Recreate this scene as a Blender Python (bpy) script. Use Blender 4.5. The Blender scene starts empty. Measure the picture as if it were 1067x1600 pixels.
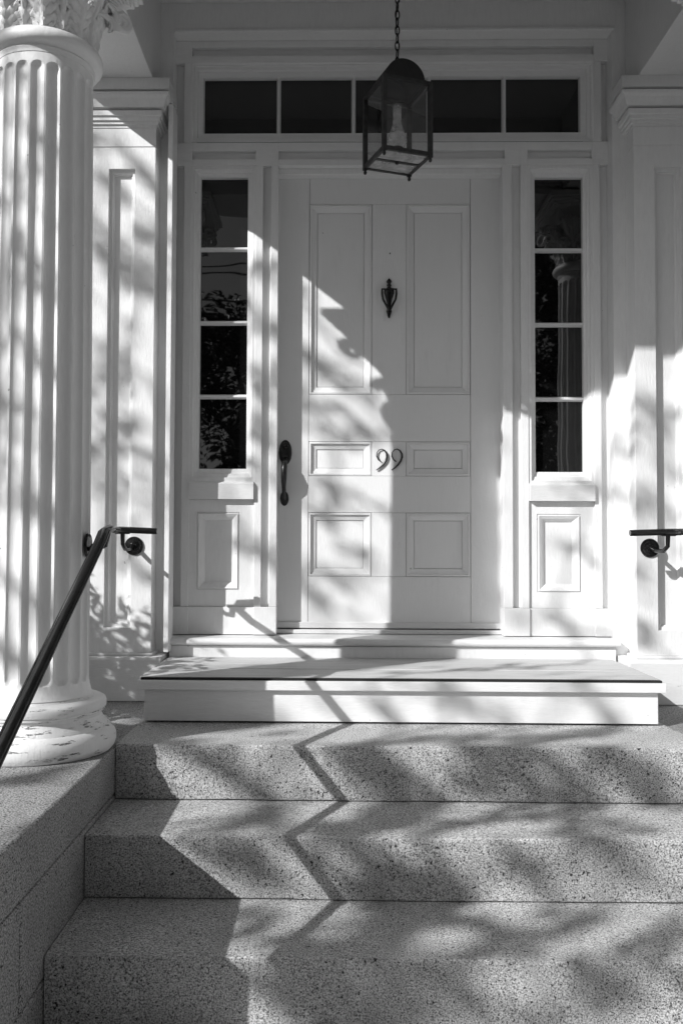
import bpy, bmesh, math, random
from mathutils import Vector, Matrix, noise
R = math.radians
PI = math.pi
SC = bpy.context.scene
COL = SC.collection

# ------------------------------------------------------------------ camera
F, PXC, PYC = 1400.0, 496.5, 800.0          # focal length and principal point in photo pixels (1067 x 1600)
CAM = Vector((-0.26, -4.142, 0.667))
yaw, pitch, roll = math.atan(23.5/F), math.atan(48/F), 0.004
fw = Vector((-math.sin(yaw)*math.cos(pitch), math.cos(yaw)*math.cos(pitch), math.sin(pitch)))
r0 = Vector((math.cos(yaw), math.sin(yaw), 0)); u0 = r0.cross(fw)
rr = r0*math.cos(roll) + u0*math.sin(roll); uu = u0*math.cos(roll) - r0*math.sin(roll)
cd = bpy.data.cameras.new('camera'); cam = bpy.data.objects.new('camera', cd); COL.objects.link(cam)
cd.sensor_fit = 'VERTICAL'; cd.sensor_height = 36; cd.sensor_width = 24; cd.lens = 36*F/1600
cd.shift_x = (533.5-PXC)/1600; cd.clip_start = 0.05; cd.clip_end = 2000
m3 = Matrix((rr, uu, -fw)).transposed()
cam.matrix_world = Matrix.Translation(CAM) @ m3.to_4x4()
SC.camera = cam

# ------------------------------------------------------------------ light
SUN = Vector((-1.232, -1.0, 0.94)).normalized()      # towards the sun
w = bpy.data.worlds.new('World'); SC.world = w; w.use_nodes = True
nt = w.node_tree; nt.nodes.clear()
out = nt.nodes.new('ShaderNodeOutputWorld'); bg = nt.nodes.new('ShaderNodeBackground')
sky = nt.nodes.new('ShaderNodeTexSky'); sky.sky_type = 'NISHITA'; sky.sun_disc = False
sky.sun_elevation = math.asin(SUN.z); sky.sun_rotation = math.atan2(SUN.x, SUN.y)
bw = nt.nodes.new('ShaderNodeRGBToBW')
nt.links.new(sky.outputs[0], bw.inputs[0]); nt.links.new(bw.outputs[0], bg.inputs[0]); nt.links.new(bg.outputs[0], out.inputs[0])
bg.inputs[1].default_value = 0.085
sd = bpy.data.lights.new('sun', 'SUN'); sd.energy = 4.9; sd.angle = R(0.53); sd.color = (1, 1, 1)
so = bpy.data.objects.new('sun', sd); COL.objects.link(so); so.rotation_euler = (-SUN).to_track_quat('-Z', 'Y').to_euler(); so.location = (-8, -7, 8)
vs = SC.view_settings; vs.view_transform = 'Standard'; vs.look = 'None'; vs.exposure = 0.19; vs.gamma = 1; vs.use_curve_mapping = False
SC.render.engine = 'CYCLES'
SC.cycles.max_bounces = 8; SC.cycles.transparent_max_bounces = 16

# ------------------------------------------------------------------ helpers
def at(px, py, Y):
    d = fw*F + rr*(px-PXC) - uu*(py-PYC)
    return CAM + d*((Y-CAM.y)/d.y)
def X(px, py, Y): return at(px, py, Y).x
def Z(px, py, Y): return at(px, py, Y).z

class MB:
    def __init__(s): s.v = []; s.f = []
    def add(s, vs_, fs_):
        n = len(s.v); s.v += [tuple(p) for p in vs_]; s.f += [tuple(i+n for i in f) for f in fs_]
    def box(s, x0, x1, y0, y1, z0, z1):
        if x0 > x1: x0, x1 = x1, x0
        if y0 > y1: y0, y1 = y1, y0
        if z0 > z1: z0, z1 = z1, z0
        s.add([(x0,y0,z0),(x1,y0,z0),(x1,y1,z0),(x0,y1,z0),(x0,y0,z1),(x1,y0,z1),(x1,y1,z1),(x0,y1,z1)],
              [(0,3,2,1),(4,5,6,7),(0,1,5,4),(1,2,6,5),(2,3,7,6),(3,0,4,7)]); return s
    def prism(s, prof, a, b, axis='x'):
        # prof: list of 2D points; axis x: (y,z) extruded from x=a..b ; axis y: (x,z)
        n = len(prof); v = []
        for t in (a, b):
            for p in prof:
                v.append((t,p[0],p[1]) if axis == 'x' else ((p[0],t,p[1]) if axis == 'y' else (p[0],p[1],t)))
        f = [(i, (i+1) % n, n+(i+1) % n, n+i) for i in range(n)] + [tuple(range(n))[::-1], tuple(range(n, 2*n))]
        s.add(v, f); return s
    def rings(s, x0, x1, z0, z1, Y, prof, cap=True):
        # nested mitred rectangles in a vertical plane facing -Y; prof = (inset, depth into the wall)
        v = []; f = []
        for (i, d) in prof:
            v += [(x0+i,Y+d,z0+i),(x1-i,Y+d,z0+i),(x1-i,Y+d,z1-i),(x0+i,Y+d,z1-i)]
        for k in range(len(prof)-1):
            a, b = 4*k, 4*k+4
            for j in range(4):
                f.append((a+j, a+(j+1) % 4, b+(j+1) % 4, b+j))
        if cap:
            b = 4*(len(prof)-1); f.append((b, b+1, b+2, b+3))
        s.add(v, f); return s
    def lathe(s, prof, cx=0, cy=0, n=48, cap=True, sx=1, sy=1, a0=0):
        v = []; f = []
        for (r, z) in prof:
            for k in range(n):
                a = a0+2*PI*k/n; v.append((cx+sx*r*math.cos(a), cy+sy*r*math.sin(a), z))
        for i in range(len(prof)-1):
            for k in range(n):
                f.append((i*n+k, i*n+(k+1) % n, (i+1)*n+(k+1) % n, (i+1)*n+k))
        if cap:
            f.append(tuple(range(n))[::-1]); f.append(tuple(range((len(prof)-1)*n, len(prof)*n)))
        s.add(v, f); return s
    def tube(s, pts, rad, n=8, sect=None, up=None, cap=True):
        # sect: list of (a,b) cross-section points scaled by rad (else a circle)
        pts = [Vector(p) for p in pts]; m = len(pts)
        if not hasattr(rad, '__len__'): rad = [rad]*m
        if sect is None: sect = [(math.cos(2*PI*k/n), math.sin(2*PI*k/n)) for k in range(n)]
        n = len(sect); v = []; f = []; side = None
        for i, p in enumerate(pts):
            if i == 0: t = pts[1]-pts[0]
            elif i == m-1: t = pts[-1]-pts[-2]
            else: t = (pts[i]-pts[i-1]).normalized() + (pts[i+1]-pts[i]).normalized()
            if t.length < 1e-9: t = Vector((0,0,1))
            t.normalize()
            if up is not None:
                sd_ = t.cross(Vector(up))
                if sd_.length < 1e-4: sd_ = side or Vector((1,0,0))
            else:
                if side is None:
                    ref = Vector((0,0,1)) if abs(t.z) < .9 else Vector((1,0,0)); sd_ = t.cross(ref)
                else: sd_ = side - t*side.dot(t)
            sd_.normalize(); side = sd_; u_ = sd_.cross(t)
            k_ = 1.0
            if 0 < i < m-1 and up is not None:
                c = (pts[i]-pts[i-1]).normalized().dot(t); k_ = 1/max(c, .6)
            for (a, b) in sect:
                q = p + sd_*(a*rad[i]*(k_ if abs((pts[min(i+1,m-1)]-pts[max(i-1,0)]).normalized().z) < .02 else 1)) + u_*(b*rad[i]*k_)
                v.append(tuple(q))
        for i in range(m-1):
            for k in range(n):
                f.append((i*n+k, i*n+(k+1) % n, (i+1)*n+(k+1) % n, (i+1)*n+k))
        if cap: f.append(tuple(range(n))[::-1]); f.append(tuple(range((m-1)*n, m*n)))
        s.add(v, f); return s
    def grid(s, pts, nu, nv):
        f = [(i*nv+j, i*nv+j+1, (i+1)*nv+j+1, (i+1)*nv+j) for i in range(nu-1) for j in range(nv-1)]
        s.add(pts, f); return s
    def build(s, name, mat, parent=None, smooth=False, bevel=0, solid=0, origin=None):
        me = bpy.data.meshes.new(name)
        o0 = Vector(origin) if origin is not None else (parent_world(parent) if parent else Vector((0,0,0)))
        me.from_pydata([(p[0]-o0.x, p[1]-o0.y, p[2]-o0.z) for p in s.v], [], s.f)
        bm = bmesh.new(); bm.from_mesh(me); bmesh.ops.recalc_face_normals(bm, faces=bm.faces); bm.to_mesh(me); bm.free()
        me.materials.append(mat)
        if smooth:
            for p in me.polygons: p.use_smooth = True
            try: me.set_sharp_from_angle(angle=R(38))
            except Exception: pass
        o = bpy.data.objects.new(name, me); COL.objects.link(o)
        if parent: o.parent = parent
        else: o.location = o0
        if solid:
            mo = o.modifiers.new('thickness', 'SOLIDIFY'); mo.thickness = solid; mo.offset = 0
        if bevel:
            mo = o.modifiers.new('bevel', 'BEVEL'); mo.width = bevel; mo.segments = 2; mo.limit_method = 'ANGLE'; mo.angle_limit = R(50)
        return o

def parent_world(o):
    v = Vector((0,0,0))
    while o is not None: v = v + o.location; o = o.parent
    return v
def tag(o, label=None, cat=None, group=None, kind=None):
    if label: o['label'] = label
    if cat: o['category'] = cat
    if group: o['group'] = group
    if kind: o['kind'] = kind
    return o
def thing(name, label, cat, loc=(0,0,0), group=None):
    o = bpy.data.objects.new(name, None); COL.objects.link(o); o.location = loc; o.empty_display_size = .1
    return tag(o, label, cat, group)
def copy_tree(o, parent=None):
    c = o.copy(); COL.objects.link(c); c.parent = parent
    for ch in list(o.children): copy_tree(ch, c)
    return c

# ------------------------------------------------------------------ materials
def mat(name):
    m = bpy.data.materials.new(name); m.use_nodes = True
    return m, m.node_tree, m.node_tree.nodes['Principled BSDF']
def N(t, kind, **kw):
    n = t.nodes.new(kind)
    for k, v in kw.items(): setattr(n, k, v)
    return n
def ramp(t, src, stops):
    r_ = N(t, 'ShaderNodeValToRGB'); e = r_.color_ramp.elements
    while len(e) < len(stops): e.new(.5)
    for i, (p, c) in enumerate(stops):
        e[i].position = p; e[i].color = (c, c, c, 1)
    t.links.new(src, r_.inputs[0]); return r_.outputs[0]
def noise_tex(t, vec, scale, detail=3, rough=.5):
    n = N(t, 'ShaderNodeTexNoise'); n.inputs['Scale'].default_value = scale; n.inputs['Detail'].default_value = detail
    n.inputs['Roughness'].default_value = rough; t.links.new(vec, n.inputs['Vector']); return n.outputs[0]
def mapping(t, scale, rot=(0,0,0)):
    g = N(t, 'ShaderNodeNewGeometry'); mp = N(t, 'ShaderNodeMapping'); mp.inputs['Scale'].default_value = scale
    mp.inputs['Rotation'].default_value = rot
    t.links.new(g.outputs['Position'], mp.inputs['Vector']); return mp.outputs[0]
def mixc(t, fac, a, b, mode='MIX'):
    m = N(t, 'ShaderNodeMix'); m.data_type = 'RGBA'; m.blend_type = mode
    for sck, v in ((0, fac), (6, a), (7, b)):
        if hasattr(v, 'default_value') or hasattr(v, 'is_linked'): t.links.new(v, m.inputs[sck])
        elif sck == 0: m.inputs[0].default_value = v
        else: m.inputs[sck].default_value = (v, v, v, 1)
    return m.outputs[2]
def bump(t, b, h, strength, dist=.002, prev=None):
    n = N(t, 'ShaderNodeBump'); n.inputs['Strength'].default_value = strength; n.inputs['Distance'].default_value = dist
    t.links.new(h, n.inputs['Height'])
    if prev is not None: t.links.new(prev, n.inputs['Normal'])
    t.links.new(n.outputs[0], b.inputs['Normal']); return n.outputs[0]

def paint(name, base=.8, stretch=(6,6,1.2), peel=0, rough=.42, grain=.2, dirt=.06):
    m, t, b = mat(name)
    p1 = mapping(t, (1,1,1)); p2 = mapping(t, stretch)
    n1 = noise_tex(t, p1, 2.2, 5, .6); c = ramp(t, n1, [(.3, base*(1-dirt)), (.7, base)])
    n2 = noise_tex(t, p2, 14, 4, .6)
    c = mixc(t, ramp(t, n2, [(.4, 0), (.75, grain)]), c, base*.72)
    # pits and small chips
    n3 = noise_tex(t, p1, 46, 2, .5); c = mixc(t, ramp(t, n3, [(.77, 0), (.79, .55)]), c, .14)
    # grime washed over the surface
    n6 = noise_tex(t, mapping(t, (3,3,.7)), 5, 6, .7); c = mixc(t, ramp(t, n6, [(.55, 0), (.85, .22)]), c, .42)
    if peel:
        n4 = noise_tex(t, mapping(t, (1.3,1.3,9)), 8, 8, .72); thr = .62-peel
        mk = ramp(t, n4, [(thr, 0), (thr+.012, 1)])
        n5 = noise_tex(t, p1, 60, 3, .6)
        c = mixc(t, mk, c, ramp(t, n5, [(.35, .05), (.7, .32)]))
    t.links.new(c, b.inputs['Base Color']); b.inputs['Roughness'].default_value = rough
    h = noise_tex(t, p2, 30, 4, .6); pv = bump(t, b, h, .6, .002)
    h2 = noise_tex(t, p1, 9, 3, .5); pv = bump(t, b, h2, .30, .006, pv)
    if peel: bump(t, b, mixc(t, 1.0, 1.0, mk, 'SUBTRACT'), .7, .002, pv)
    return m
M_W = paint('white_paint')
M_WH = paint('white_paint_horizontal', stretch=(1.2,6,7))
M_DOOR = paint('white_door_paint', base=.80, stretch=(9,9,.9), rough=.36, dirt=.03, grain=.08)
M_COLUMN = paint('white_column_paint', base=.80, stretch=(3,3,1), peel=-.13, rough=.5, dirt=.1)
M_BASE = paint('peeling_white_paint', base=.80, peel=.028, rough=.5, dirt=.12)
M_SILL = paint('worn_white_paint', base=.76, stretch=(1.5,8,8), peel=-.07, dirt=.12)
M_CEIL = paint('soffit_paint', base=.72)

def granite(name, base, pit, fine, pscale=62, fs=210):
    m, t, b = mat(name)
    p = mapping(t, (1,1,1))
    n1 = noise_tex(t, p, fs, 2, .7); c = ramp(t, n1, [(.34, base*(1-fine)), (.5, base), (.66, base*(1+fine*.8))])
    n1b = noise_tex(t, p, 150, 3, .6); c = mixc(t, ramp(t, n1b, [(.54, 0), (.66, .35)]), c, base*.42)
    n2 = noise_tex(t, p, 2.6, 6, .65); c = mixc(t, ramp(t, n2, [(.42, 0), (.72, .45)]), c, base*.55)
    # water streaks and worn drifts
    n6 = noise_tex(t, mapping(t, (5,1.2,.7)), 3, 5, .6); c = mixc(t, ramp(t, n6, [(.5, 0), (.75, .35)]), c, base*.55)
    p2 = mapping(t, (1.3,1,1), (0, .35, 0))
    n3 = noise_tex(t, p2, pscale, 2.2, .6); mk = ramp(t, n3, [(pit, 0), (pit+.02, 1)])
    c = mixc(t, mk, c, .02)
    n4 = noise_tex(t, p, 150, 1, .5); mk2 = ramp(t, n4, [(.68, 0), (.72, .7)]); c = mixc(t, mk2, c, .62)
    t.links.new(c, b.inputs['Base Color']); b.inputs['Roughness'].default_value = .8
    h = noise_tex(t, p, 160, 4, .75); pv = bump(t, b, h, .8, .003)
    bump(t, b, mixc(t, 1.0, 1.0, mk, 'SUBTRACT'), .8, .004, pv)
    return m
M_GR = granite('granite_pointed', .42, .64, .9, 92, 230)
M_GT = granite('granite_worn', .50, .64, .9, 115, 220)
M_GC = granite('granite_cheek', .32, .64, .95, 100, 190)

m, t, b = mat('grey_boards'); M_BOARD = m
n1 = noise_tex(t, mapping(t, (1.0,26,26)), 6, 6, .72); c = ramp(t, n1, [(.28, .30), (.5, .52), (.72, .68)])
n2 = noise_tex(t, mapping(t, (1,1,1)), 4, 4, .6); c = mixc(t, ramp(t, n2, [(.35, 0), (.7, .5)]), c, .56)
t.links.new(c, b.inputs['Base Color']); b.inputs['Roughness'].default_value = .6; bump(t, b, n1, .5, .002)

def simple(name, base, rough=.5, metal=0, var=.2, scale=30, b_s=.3):
    m, t, b = mat(name)
    n1 = noise_tex(t, mapping(t, (1,1,1)), scale, 4, .6)
    t.links.new(ramp(t, n1, [(.3, base*(1-var)), (.7, base*(1+var))]), b.inputs['Base Color'])
    b.inputs['Roughness'].default_value = rough; b.inputs['Metallic'].default_value = metal
    bump(t, b, n1, b_s, .001); return m
M_IRON = simple('black_iron_paint', .006, .19, 0, .4, 60, .5)
M_HOOD = simple('matt_black_hood', .008, .7, 0, .4, 60, .3)  # near-black, rough finish for the lantern hood
M_BRONZE = simple('dark_bronze', .03, .32, .5, .4, 60, .3)
M_DARK = simple('dark_gap', .01, .9)
M_NUM = simple('dark_numeral_metal', .05, .3, .7, .4, 80, .2)
M_LANT = simple('aged_lantern_metal', .03, .42, .4, .5, 50, .4)
M_ASPH = simple('asphalt', .05, .9, 0, .3, 80); M_CONC = simple('concrete', .3, .9, 0, .15, 20)
M_BARK = simple('bark', .08, .9, 0, .4, 12, .8); M_SIDING = simple('clapboard_paint', .6, .6, 0, .05, 5)
M_LEAF = simple('leaf', .05, .5, 0, .5, 2); M_LEAFD = simple('leaf_dark', .035, .5, 0, .5, 2)
M_ROOF = simple('roof_shingle', .08, .9, 0, .4, 6)
def lawn():
    m, t, b = mat('lawn'); n1 = noise_tex(t, mapping(t, (1,1,1)), 25, 8, .8)
    t.links.new(ramp(t, n1, [(.3, .03), (.7, .11)]), b.inputs['Base Color']); b.inputs['Roughness'].default_value = .9
    bump(t, b, n1, 1, .03); return m
M_LAWN = lawn()
m, t, b = mat('dark_window_glass'); M_GLASS = m
b.inputs['Base Color'].default_value = (.004,.004,.004,1); b.inputs['Roughness'].default_value = .015
b.inputs['IOR'].default_value = 1.66
hn = noise_tex(t, mapping(t, (1,1,1)), 3.2, 1.5, .5); bump(t, b, hn, .12, .01)
def clear(name, fac, tint, rough=.05):
    m, t, b = mat(name); t.nodes.remove(b)
    tr = N(t, 'ShaderNodeBsdfTransparent'); gl = N(t, 'ShaderNodeBsdfGlossy'); df = N(t, 'ShaderNodeBsdfDiffuse')
    gl.inputs['Roughness'].default_value = rough*.2; gl.inputs['Color'].default_value = (1,1,1,1)
    df.inputs['Color'].default_value = (tint, tint, tint, 1); tr.inputs['Color'].default_value = (.9,.9,.9,1)
    lw = N(t, 'ShaderNodeLayerWeight'); fo = ramp(t, lw.outputs['Facing'], [(.55, .06), (1, .6)])
    m1 = N(t, 'ShaderNodeMixShader'); m2 = N(t, 'ShaderNodeMixShader')
    n1 = noise_tex(t, mapping(t, (1,1,1)), 14, 5, .6)
    t.links.new(ramp(t, n1, [(.35, fac*.5), (.75, min(1, fac*1.9))]), m1.inputs[0])
    t.links.new(tr.outputs[0], m1.inputs[1]); t.links.new(df.outputs[0], m1.inputs[2])
    t.links.new(fo, m2.inputs[0]); t.links.new(m1.outputs[0], m2.inputs[1]); t.links.new(gl.outputs[0], m2.inputs[2])
    t.links.new(m2.outputs[0], t.nodes['Material Output'].inputs[0]); return m
M_PANE = clear('lantern_glass', .05, .12); M_CHIM = clear('chimney_glass', .34, .8, .08); M_FROST = clear('dusty_glass', .6, .5)

# ------------------------------------------------------------------ planes (Y), door plane is 0
YC, YW, YP, YPC = -.09, -.153, -.264, -.33     # casing, wall, pilaster face, pilaster cap and plinth
XO0, XO1 = X(268, 500, YW), X(958, 500, YW)     # opening in the wall
ZSILL = .252; ZPLAT = .163; GND = -.72
XP = 1.045                                       # inner corner of the pilasters
ZB = 2.682                                       # underside of the beams
ZTOP = Z(608, 50, YW)

# ------------------------------------------------------------------ ground and surroundings
tag(MB().box(-150,150,-150,60,GND-.3,GND).build('ground', M_LAWN), kind='structure')
tag(MB().box(-1.1,1.1,-10,-2.25,GND-.1,GND+.012).build('path', M_CONC, bevel=.006), kind='structure')
tag(MB().box(-80,80,-12,-10,GND-.1,GND+.016).build('pavement', M_CONC, bevel=.01), kind='structure')
tag(MB().box(-80,80,-12.16,-12,GND-.1,GND+.02).build('kerb', M_CONC, bevel=.01), kind='structure')
tag(MB().box(-80,80,-20,-12.16,GND-.1,GND+.004).build('road', M_ASPH), kind='structure')

# ------------------------------------------------------------------ granite
T1, T2, T3, T4 = -1.176, -1.533, -1.892, -2.25
XC = .974
def rough_slab(name, x0, x1, y0, y1, z0, z1, mt, label, cat, group=None, seed=0, top=None):
    # a slab with slightly wavering arrises; y0 is the front
    mb = MB(); n = 60; pts = []
    def wv(x, k): return .0045*(noise.noise(Vector((x*6, k*3.1, seed*7.7)))+.7*noise.noise(Vector((x*22, k*3.1, seed*7.7))))
    b = .006
    rows = [(y0+.001, z0), (y0, z0+.004), (y0, z1-b-.004), (y0+.0018, z1-.003), (y0+b, z1), (y1, z1), (y1, z0)]
    for k, (y, z) in enumerate(rows):
        for i in range(n+1):
            x = x0+(x1-x0)*i/n
            dy = wv(x, 1) if k < 4 else (wv(x, 2) if k == 4 else 0)
            dz = wv(x, 3)*1.3 if k in (2, 3) else (wv(x, 5)*.3 if k == 4 else (wv(x, 6)*.3 if k in (0, 1) else 0))
            pts.append((x, y+dy, z+dz))
    mb.grid(pts, len(rows), n+1)
    fi = [(i*(n+1)) for i in range(len(rows))]; mb.f.append(tuple(fi)); mb.f.append(tuple(a+n for a in fi)[::-1])
    o = mb.build(name, mt, origin=((x0+x1)/2, y1, z0))
    if top is not None:
        o.data.materials.append(top)
        for p in o.data.polygons:
            if p.normal.z > .7: p.material_index = 1
    return tag(o, label, cat, group)
gs = 'granite steps up to the porch'
rough_slab('granite_step', -XC+.003, XC-.003, T1, -.9, -.176, 0, M_GR, 'topmost granite step, directly under the white wooden step', 'step', gs, 1, M_GT)
rough_slab('granite_step', -XC+.003, XC-.003, T2, T1+.03, -.356, -.18, M_GR, 'second granite step from the top, crossed by the handrail shadow', 'step', gs, 2, M_GT)
rough_slab('granite_step', -XC+.003, XC-.003, T3, T2+.03, -.536, -.36, M_GR, 'third granite step from the top, the wide one at the bottom of the photo', 'step', gs, 3, M_GT)
rough_slab('granite_step', -XC+.003, XC-.003, T4, T3+.03, GND-.02, -.54, M_GR, 'lowest granite step, only a sliver showing at the bottom edge', 'step', gs, 4, M_GT)
tag(MB().box(-XC+.003, XC-.003, -.897, .2, -.2, -.002).build('porch_floor', M_GT, bevel=.004), kind='structure')
def cheek(sx, side):
    a, b_ = sorted((sx*XC, sx*1.62))
    g = 'granite blocks flanking the steps'
    def blk(y0, y1, z0, z1, lab):
        tag(MB().box(a, b_, y0, y1, z0, z1).build('granite_block', M_GC, bevel=.007, origin=((a+b_)/2, y1, z0)), lab, 'block', g)
    blk(-2.31, .1, -.162, -.010, 'long granite capstone on the %s side of the steps, carrying the fluted column' % side)
    blk(-2.058, .1, -.42, -.166, 'granite block under the %s capstone, nearest the house' % side)
    blk(-2.31, -2.062, -.42, -.166, 'granite block under the %s capstone, nearest the street' % side)
    blk(-2.31, .1, GND-.05, -.424, 'lowest granite block of the %s cheek wall' % side)
cheek(-1, 'left'); cheek(1, 'right')

# ------------------------------------------------------------------ house wall
t_ = thing('house_wall', 'white painted house front around the recessed entrance', 'wall', (0, YW, 0))
wl = MB(); wl.box(-5.5, -2.66, YW, .2, GND, 7); wl.box(-2.66, -1.78, YW, .2, GND, .5); wl.box(-2.66, -1.78, YW, .2, 2.72, 7)
wl.box(-1.78, XO0, YW, .2, -.01, 7); wl.build('left_wall', M_W, t_)
wr = MB(); wr.box(XO1, 1.78, YW, .2, -.01, 7); wr.box(1.78, 2.66, YW, .2, GND, .5); wr.box(1.78, 2.66, YW, .2, 2.72, 7); wr.box(2.66, 5.5, YW, .2, GND, 7)
wr.build('right_wall', M_W, t_)
MB().box(XO0, XO1, YW, .2, ZTOP, 7).build('upper_wall', M_W, t_)
MB().box(XO0-.2, XO1+.2, .12, .19, -.01, ZTOP+.1).build('back_wall', M_DARK, t_)
MB().box(X(259.5,600,-.262), X(267,600,-.262), -.262, YW+.002, ZSILL-.06, 2.60).build('edge_strip', M_W, t_, bevel=.0015)
xb0, xb1 = X(274, 55, YW), X(958, 55, YW)
MB().prism([(YW-.001, ZTOP-.002), (YW-.012, ZTOP), (YW-.012, ZTOP+.012), (YW-.001, ZTOP+.02)], xb0, xb1).build('head_bead', M_W, t_, bevel=.002)
def side_window(x0, x1, side):
    t = thing('sash_window', 'dark sash window in the house wall beyond the %s column' % side, 'window', ((x0+x1)/2, YW, .5), 'sash windows beside the porch')
    MB().rings(x0-.0, x1+.0, .5, 2.72, YW-.02, [(0, .02), (0, 0), (.05, 0), (.055, .02), (.08, .03), (.08, .06)], cap=False).build('frame', M_W, t)
    MB().box(x0+.07, x1-.07, YW+.05, YW+.06, .57, 2.65).build('pane', M_GLASS, t)
    MB().box(x0-.03, x1+.03, YW-.06, YW-.001, .44, .498).build('sill', M_W, t, bevel=.004)
side_window(-2.66, -1.78, 'left'); side_window(1.78, 2.66, 'right')

# ------------------------------------------------------------------ door surround (casing) with sunk slots
Zs = lambda py, Y=YC: Z(608, py, Y)
SLOT = .026
t_ = thing('door_surround', 'white timber casing with sunk channels framing door, sidelights and transom', 'door frame', (0, YC, ZSILL))
z_h0, z_h1 = Zs(258), Zs(222); z_t = Zs(97); z_top = ZTOP-.001; z_pl = Zs(949)
BK = .09      # back of casing pieces
def vpost(name, segs, z0, z1, py):
    mb = MB()
    for (a, b_, d) in segs: mb.box(X(a, py, YC), X(b_, py, YC), YC+d, BK, z0, z1)
    return mb.build(name, M_W, t_, bevel=.0015)
XL = lambda px: X(px, 500, YC)
vpost('post', [(399,410,0),(410,422.5,SLOT),(422.5,434,0)], z_pl, z_h0, 500)
vpost('post', [(785.5,800,0),(800,813.5,SLOT),(813.5,825,0)], z_pl, z_h0, 500)
vpost('outer_post', [(264,274,0),(274,286,SLOT),(286,298,0)], z_pl, z_h0, 500)
vpost('outer_post', [(927,938,0),(938,955,SLOT),(955,962,0)], z_pl, z_h0, 500)
# plinth blocks
for (a, b_) in ((264,298),(399,434),(785.5,825),(927,962)):
    MB().box(X(a,500,YC)-.001, X(b_,500,YC)+.001, YC-.006, BK, ZSILL, z_pl-.001).build('plinth_block', M_W, t_, bevel=.002)
# header rail
mb = MB(); xs = [264,299,398,434,789,825,926,962]; xs = [XL(a) for a in xs]
zs0, zs1 = Zs(248), Zs(234.5)
for i in range(7):
    if i % 2 == 0: mb.box(xs[i], xs[i+1], YC, BK, z_h0, z_h1)
    else:
        mb.box(xs[i], xs[i+1], YC, BK, z_h0, zs0); mb.box(xs[i], xs[i+1], YC, BK, zs1, z_h1); mb.box(xs[i], xs[i+1], YC+SLOT, BK, zs0, zs1)
mb.build('header_rail', M_WH, t_, bevel=.0015)
# transom jambs and head
mb = MB()
for (a, b_, d) in ((264,274,0),(274,288,SLOT),(288,299,0),(927,939,0),(939,956,SLOT),(956,962,0)): mb.box(X(a,160,YC), X(b_,160,YC), YC+d, BK, z_h1+.0005, z_t)
mb.build('transom_jamb', M_W, t_, bevel=.0015)
mb = MB(); za, zb = Zs(86), Zs(72.5); x0, x1, x2, x3 = X(264,80,YC), X(301,80,YC), X(927,80,YC), X(962,80,YC)
mb.box(x0, x1, YC, BK, z_t+.0005, z_top); mb.box(x2, x3, YC, BK, z_t+.0005, z_top)
mb.box(x1, x2, YC, BK, z_t+.0005, za); mb.box(x1, x2, YC, BK, zb, z_top); mb.box(x1, x2, YC+SLOT, BK, za, zb)
mb.build('head_rail', M_WH, t_, bevel=.0015)
# door stops (head and sides)
MB().box(XL(434), XL(785.5), -.055, .06, Zs(267), z_h0-.0005).build('door_stop', M_W, t_, bevel=.002)

# transom window
t_ = thing('transom_window', 'long five-pane transom window above the door, black glass', 'window', (0, YC, z_h1))
tx0, tx1 = X(299,160,YC), X(927,160,YC)
gl = [(318,429),(436,548),(555,668),(675,787),(794,907)]
YG = -.035
MB().rings(tx0, tx1, z_h1+.001, z_t, YC, [(0,.0),(.006,.004),(.012,.004),(.014,.012),(.028,.014),(.030,.024),(.053,.026),(.056,.036),(.056,.07)], cap=False).build('frame', M_WH, t_)
gz0, gz1 = z_h1+.054, z_t-.054
gx0, gx1 = tx0+.054, tx1-.054
pw = (gx1-gx0)/5
for i in range(4):
    c_ = gx0+pw*(i+1); MB().prism([(c_-.010, YG+.0), (c_-.010, YG-.008), (c_-.004, YG-.024), (c_+.004, YG-.024), (c_+.010, YG-.008), (c_+.010, YG)], gz0, gz1, 'z').build('muntin', M_W, t_)
for i in range(5): MB().box(gx0+pw*i+.002, gx0+pw*(i+1)-.002, YG, YG+.004, gz0, gz1).build('pane', M_GLASS, t_)

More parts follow.
